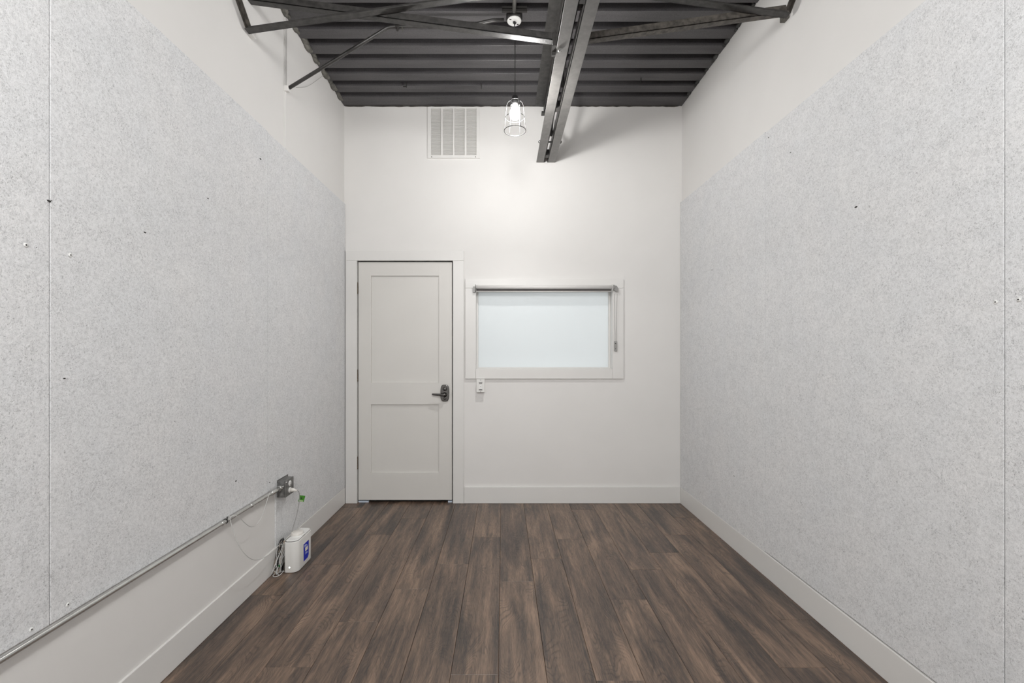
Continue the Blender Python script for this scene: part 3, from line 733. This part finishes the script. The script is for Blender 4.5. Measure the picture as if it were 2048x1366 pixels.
# ceiling conduits
c1 = [atY(1008, 40, 2.75), atY(985, 41, 2.75), atY(968, 44.5, 2.75), atY(953, 48, 2.75), atY(935, 50, 2.75), atY(880, 52, 2.75), atY(800, 53.5, 2.75), atY(786, 54, 2.75), atY(775, 56, 2.75), atY(764, 62, 2.75), atY(740, 77, 2.75), atY(660, 126, 2.75), atY(578, 176, 2.75)]
c1 = [c1[0]] + smooth_path(c1[1:-1], 4) + [c1[-1]]
cd = thing('ceiling_conduit', 'thin black conduit bending down from the ceiling box to the left wall', 'conduit', tuple(c1[0]))
obj('conduit_tube', MB().tube(c1, 0.0105, 12), 'blackcond', cd)
p = atY(795, 54, 2.75)
sr = obj('strap', MB().lathe((p.x, p.y, p.z), [(0.0125, -0.012), (0.0135, -0.01), (0.0135, 0.01), (0.0125, 0.012)], 16, 'x').cyl((p.x, p.y, p.z + 0.01), (p.x, p.y, ZC), 0.005, 8).cyl((p.x, p.y - 0.005, p.z - 0.024), (p.x, p.y, p.z), 0.008, 8), 'dark', cd)
obj('hook', MB().box(p.x + 0.028, p.x + 0.033, p.y - 0.01, p.y + 0.01, p.z - 0.022, p.z + 0.01), 'foam', cd)
p = atY(573, 177, 2.75)
obj('wall_fitting', MB().box(XL + 0.0005, XL + 0.028, 2.737, 2.763, p.z - 0.02, p.z + 0.014), 'paint', cd, bevel=0.003)
o = tag(obj('ceiling_pipe', MB().tube([(px_ - 0.002, py_ - 0.051, 3.352), (px_ - 0.003, 1.2, 3.352), (px_ - 0.003, YR + 0.02, 3.352)], 0.0115, 14), 'grey_cond'), 'straight grey conduit running along the ceiling above the pendant lamp', 'conduit')
w_ = [side(592, 175, XL + 0.006), side(606, 175, XL + 0.01), side(620, 170, XL + 0.02), side(637, 158, XL + 0.02), side(648, 150, XL + 0.015)]
tag(obj('loose_wire', MB().tube(smooth_path(w_, 6), 0.0012, 6), 'grey_plastic'), 'thin loose wire curving on the upper left wall', 'wire')
yy = side(570.5, 100, XL).y
rc = tag(obj('cable_raceway', B(XL, XL + 0.006, yy - 0.011, yy + 0.009, 2.549, ZC - 0.002), 'paint', bevel=0.0015), 'white painted vertical strip on the upper left wall', 'raceway')

# ------------------------------------------------------------------ left wall conduit and outlet
CX, CZ = -1.3255, 0.4830
oc = thing('wall_conduit', 'shiny steel conduit running low along the left wall under the felt', 'conduit', (CX, 1.5, CZ))
path = [Vector((CX, YR + 0.02, CZ)), Vector((CX, 0.5, CZ)), Vector((CX, 2.32, CZ)), Vector((CX, 2.36, CZ)), Vector((CX + .002, 2.40, CZ + .001)), Vector((-1.318, 2.46, CZ + 0.004)), Vector((-1.314, 2.52, CZ + 0.005)), Vector((-1.314, 2.57, CZ + 0.005)), Vector((-1.314, 2.633, CZ + 0.005))]
obj('conduit_tube', MB().tube(path, 0.0098, 18), 'galv', oc)
def cuff(y0_, y1_, r_, x=CX, z=CZ, name='coupling', mat='galv'):
    obj(name, MB().lathe((x, 0, z), [(r_ - .0015, y0_), (r_, y0_ + .002), (r_, y1_ - .002), (r_ - .0015, y1_)], 18, 'y'), mat, oc)
cuff(2.325, 2.345, 0.0122)
cuff(2.515, 2.59, 0.0135, -1.314, CZ + 0.005); cuff(2.600, 2.632, 0.0155, -1.314, CZ + 0.005, 'connector')
obj('set_screw', MB().cyl((-1.300, 2.612, CZ + 0.012), (-1.292, 2.612, CZ + 0.016), 0.005, 8), 'galv', oc)
cuff(2.085, 2.102, 0.0115, name='strap')
cuff(2.118, 2.124, 0.0125, name='zip_tie', mat='black_cord')
obj('zip_tie_tail', B(-1.318, -1.316, 2.118, 2.123, CZ + 0.008, CZ + 0.022), 'black_cord', oc)

bx0, bx1, by0, by1, bz0, bz1 = FL + 0.0005, -1.299, 2.634, 2.738, 0.425, 0.524
ob = thing('outlet_box', 'square grey metal outlet box on the felt above the white device', 'outlet', (FL, 2.686, 0.474))
obj('box_body', B(bx0, bx1, by0, by1, bz0, bz1), 'galv_dull', ob, bevel=0.004)
obj('mounting_plate', B(bx0, bx0 + 0.002, by0 - 0.002, by1 + 0.028, bz1 - 0.01, bz1 + 0.004), 'galv_dull', ob)
cv = obj('cover_plate', B(bx1, bx1 + 0.009, by0 - 0.001, by1 + 0.001, bz0 - 0.001, bz1 + 0.001), 'galv_dull', ob, bevel=0.004)
for dy, dz in ((0.010, 0.088), (0.093, 0.010)):
    obj('cover_screw', MB().lathe((bx1 + 0.009, by0 + dy, bz0 + dz), [(0.006, -0.001), (0.006, 0.002), (0.003, 0.004), (0, 0.004)], 12, 'x'), 'galv', cv)
yc_ = (by0 + by1) / 2
for zz in (0.496, 0.455):
    rc_ = obj('receptacle', MB().lathe((bx1 + 0.009, yc_, zz), [(0.0165, -0.001), (0.0165, 0.0025), (0.0155, 0.0035), (0.0, 0.0035)], 24, 'x'), 'white_gloss', ob)
    for dy in (-0.006, 0.006): obj('slot', B(bx1 + 0.0123, bx1 + 0.0128, yc_ + dy - 0.001, yc_ + dy + 0.001, zz - 0.001, zz + 0.007), 'hole', rc_)
    obj('slot', MB().lathe((bx1 + 0.0123, yc_, zz - 0.008), [(0.0022, 0.0), (0.0022, 0.0005)], 8, 'x'), 'hole', rc_)
for z_ in (0.497, 0.447):
    obj('knockout', MB().lathe((bx0 + 0.021, by0 - 0.0002, z_), [(0.0125, 0.001), (0.0125, -0.0008), (0.0115, -0.0012), (0.0, -0.0012)], 20, 'y'), 'galv_dull', ob)

# ------------------------------------------------------------------ white device on the floor
DX0, DX1, DY0, DY1, DH = -1.277, -1.199, 2.588, 2.790, 0.184
def round_rect(x0, x1, y0, y1, radii, z, n=8):
    cs = [(x0, y0, radii[0], PI), (x1, y0, radii[1], 1.5 * PI), (x1, y1, radii[2], 0), (x0, y1, radii[3], 0.5 * PI)]
    out = []
    for (x, y, r, a0_) in cs:
        ox = x + r if x == x0 else x - r; oy = y + r if y == y0 else y - r
        for k in range(n + 1):
            a = a0_ + (PI / 2) * k / n; out.append(Vector((ox + r * math.cos(a), oy + r * math.sin(a), z)))
    return out
dv = thing('white_canister_device', 'white plastic box device with round lid and blue label on the floor', 'device', ((DX0 + DX1) / 2, (DY0 + DY1) / 2, 0.0))
obj('body', MB().prism(round_rect(DX0, DX1, DY0, DY1, (0.012, 0.040, 0.026, 0.012), 0.0012), (0, 0, DH - 0.006), True), 'white_plastic', dv, bevel=0.004, seg=3)
obj('lid_groove', MB().prism(round_rect(DX0 + .004, DX1 - .004, DY0 + .004, DY1 - .004, (0.009, 0.036, 0.022, 0.009), DH - 0.006), (0, 0, 0.002), True), 'hole', dv)
obj('top_cover', MB().prism(round_rect(DX0 + .006, DX1 - .004, DY0 + .006, DY1 - .006, (0.009, 0.036, 0.022, 0.009), DH - 0.004), (0, 0, 0.007), True), 'white_gloss', dv, bevel=0.0025, seg=3)
kx, ky = -1.241, 2.678
cp = obj('cap', MB().lathe((kx, ky, DH + 0.003), [(0.033, -0.001), (0.0345, 0.001), (0.0345, 0.006), (0.0335, 0.018), (0.0305, 0.0205), (0.0, 0.0205)], 36), 'cap_plastic', dv)
obj('cap_collar', MB().lathe((kx + 0.002, ky, DH + 0.002), [(0.0375, 0.0), (0.0375, 0.004), (0.034, 0.006)], 32), 'white_gloss', dv)
# label on the room-side face
lb = [(2.664, 0.136), (2.742, 0.136), (2.742, 0.040), (2.728, 0.026), (2.664, 0.026)]
lbo = obj('label_sticker', MB().prism([(DX1 + 0.0003, y, z) for y, z in lb], (0.0006, 0, 0)), 'cream', dv)
def inner(y0_, y1_, z0_, z1_, mat, name, dx=0.0009, cut=False):
    pts = [(y0_, z1_), (y1_, z1_), (y1_, z0_ + (0.014 if cut else 0)), (y1_ - (0.014 if cut else 0.0), z0_), (y0_, z0_)] if cut else [(y0_, z1_), (y1_, z1_), (y1_, z0_), (y0_, z0_)]
    return obj(name, MB().prism([(DX1 + dx, y, z) for y, z in pts], (0.0004, 0, 0)), mat, lbo)
inner(2.6675, 2.7385, 0.030, 0.1325, 'blue', 'label_print', cut=True)
inner(2.688, 2.724, 0.082, 0.104, 'cream', 'print_square', 0.0013)
inner(2.678, 2.704, 0.118, 0.122, 'print_white', 'print_line', 0.0013)
inner(2.678, 2.716, 0.111, 0.115, 'print_white', 'print_line', 0.0013)
inner(2.690, 2.710, 0.071, 0.074, 'print_white', 'print_line', 0.0013)
inner(2.690, 2.724, 0.064, 0.067, 'print_white', 'print_line', 0.0013)
obj('status_light', MB().lathe((-1.2445, DY0 - 0.0005, 0.033), [(0.0036, 0.001), (0.0036, -0.001), (0, -0.0012)], 14, 'y'), 'led', dv)

# power cord with plug and green tag
pc = thing('power_cord', 'white cord with plug and green tag hanging from the outlet box', 'cord', (bx1 + 0.012, yc_, 0.455))
m2 = MB().tube([(bx1 + 0.0128, yc_, 0.455), (bx1 + 0.030, yc_ + 0.002, 0.455), (bx1 + 0.038, yc_ + 0.003, 0.4525), (bx1 + 0.050, yc_ + 0.006, 0.449)], [0.0125, 0.011, 0.0065, 0.0045], 14)
obj('plug', m2, 'cap_plastic', pc)
cpth = [Vector((bx1 + 0.047, yc_ + 0.005, 0.450)), Vector((bx1 + 0.058, yc_ + 0.010, 0.443)), atY(598.5, 988, 2.71), atY(599, 994, 2.713), atY(597.5, 1010, 2.71), atY(592, 1035, 2.695), atY(586, 1055, 2.68), Vector((-1.268, 2.668, 0.200)), Vector((-1.2705, 2.664, 0.183))]
obj('cord', MB().tube(smooth_path(cpth, 6), 0.0022, 8), 'grey_plastic', pc)
tY = 2.712
tp = [atY(599.5, 990.5, tY), atY(610.8, 991.6, tY + 0.006), atY(607.2, 1004.2, tY + 0.006), atY(596.2, 1003.2, tY)]
tgo = obj('tag', MB().prism(tp, (0, 0.0006, 0)), 'green', pc)
cxx = sum((Vector(p) for p in tp), Vector()) / 4
obj('tag_print', MB().lathe((cxx.x - 0.002, cxx.y - 0.0032, cxx.z + 0.004), [(0.0045, 0.002), (0.0045, 0.0008), (0, 0.0008)], 12, 'y'), 'hole', tgo)
tpp = [Vector(tp[3]).lerp(Vector(tp[2]), 0.15), Vector(tp[3]).lerp(Vector(tp[2]), 0.85)]
upv = (Vector(tp[0]) - Vector(tp[3]))
obj('tag_stripe', MB().prism([tpp[0] + upv * 0.06, tpp[1] + upv * 0.06, tpp[1] + upv * 0.24, tpp[0] + upv * 0.24], (0, -0.0007, 0)), 'pale_green', tgo)

# hanging low-voltage cables
def cable(name, pts, r, mat, label, n=8):
    return tag(obj(name, MB().tube(smooth_path(pts, n), r, 8), mat), label, 'cable')
X1 = -1.300
pts = [side(539, 986, -1.302), side(537, 992, -1.299), side(532, 1008, -1.298), side(524, 1033, X1), side(513, 1049, X1), side(502, 1053.5, X1), side(491, 1047, X1), side(480, 1036, -1.302), side(471, 1031.5, -1.305), side(464, 1032, -1.310), side(460, 1036, -1.312)]
cable('hanging_cable', pts, 0.0019, 'cord', 'short white cable loop drooping from the steel wall conduit')
pts = [side(459.5, 1030, -1.312), side(461, 1042, -1.308), side(468, 1066, -1.295), side(478, 1090, -1.28), side(490, 1108, -1.268), side(503, 1118, -1.262), side(516, 1119.5, -1.262), side(530, 1114, -1.265), side(545, 1104, -1.275), side(555, 1093, -1.285), side(563, 1089, -1.29), side(570, 1090, -1.295), side(571, 1100, -1.30)]
cable('hanging_cable', pts, 0.0019, 'cord', 'long white cable sagging from the conduit tie to the cable bundle')
cb_ = thing('cable_bundle', 'tangled bundle of beige, white and black cables beside the white device', 'cables', (-1.305, 2.56, 0.0))
rng = random.Random(3)
def coil(cx2, cy2, cz2, rw, rh, tilt, turns, r, mat, name):
    pts_ = []
    for i in range(int(turns * 14)):
        a = 2 * PI * i / 14; rw2 = rw * (1 + rng.uniform(-.15, .15)); rh2 = rh * (1 + rng.uniform(-.10, .10))
        y = cy2 + math.cos(a) * rw2 + math.sin(a) * rh2 * tilt; z = cz2 + math.sin(a) * rh2
        x = cx2 + rng.uniform(-.010, .010) + 0.01 * math.sin(a * 0.5)
        pts_.append(Vector((max(min(x, DX0 - 0.006), BL + 0.006), y, max(z, 0.004))))
    obj(name, MB().tube(smooth_path(pts_, 4), r, 7), mat, cb_)
coil(-1.318, 2.615, 0.084, 0.012, 0.078, 0.50, 4.2, 0.0020, 'beige_cord', 'cable')
coil(-1.312, 2.608, 0.078, 0.016, 0.072, 0.55, 3.1, 0.0018, 'cord', 'cable')
coil(-1.324, 2.618, 0.092, 0.012, 0.078, 0.45, 3.2, 0.0022, 'black_cord', 'cable')
coil(-1.306, 2.602, 0.058, 0.018, 0.052, 0.50, 2.1, 0.0020, 'cord', 'cable')
obj('adapter', B(-1.330, -1.300, 2.590, 2.632, 0.003, 0.036), 'black_cord', cb_, bevel=0.004)
obj('green_connector', B(-1.306, -1.294, 2.575, 2.602, 0.040, 0.054), 'dkgreen', cb_, bevel=0.004)
lp_ = [atz(568, 1143, 0.006), atz(560, 1143, 0.004), atz(551, 1147, 0.004), atz(546, 1151, 0.003), atz(549, 1153.5, 0.003), atz(557, 1151.5, 0.003), atz(563, 1147, 0.004), atz(567, 1141, 0.010)]
obj('cable', MB().tube(smooth_path(lp_, 6), 0.0024, 8), 'cord', cb_)
lp_ = [side(543, 1149, -1.318), side(548, 1135, -1.305), side(556, 1115, -1.300), side(564, 1096, -1.298), side(568, 1088, -1.30)]
obj('cable', MB().tube(smooth_path(lp_, 6), 0.0022, 8), 'cord', cb_)
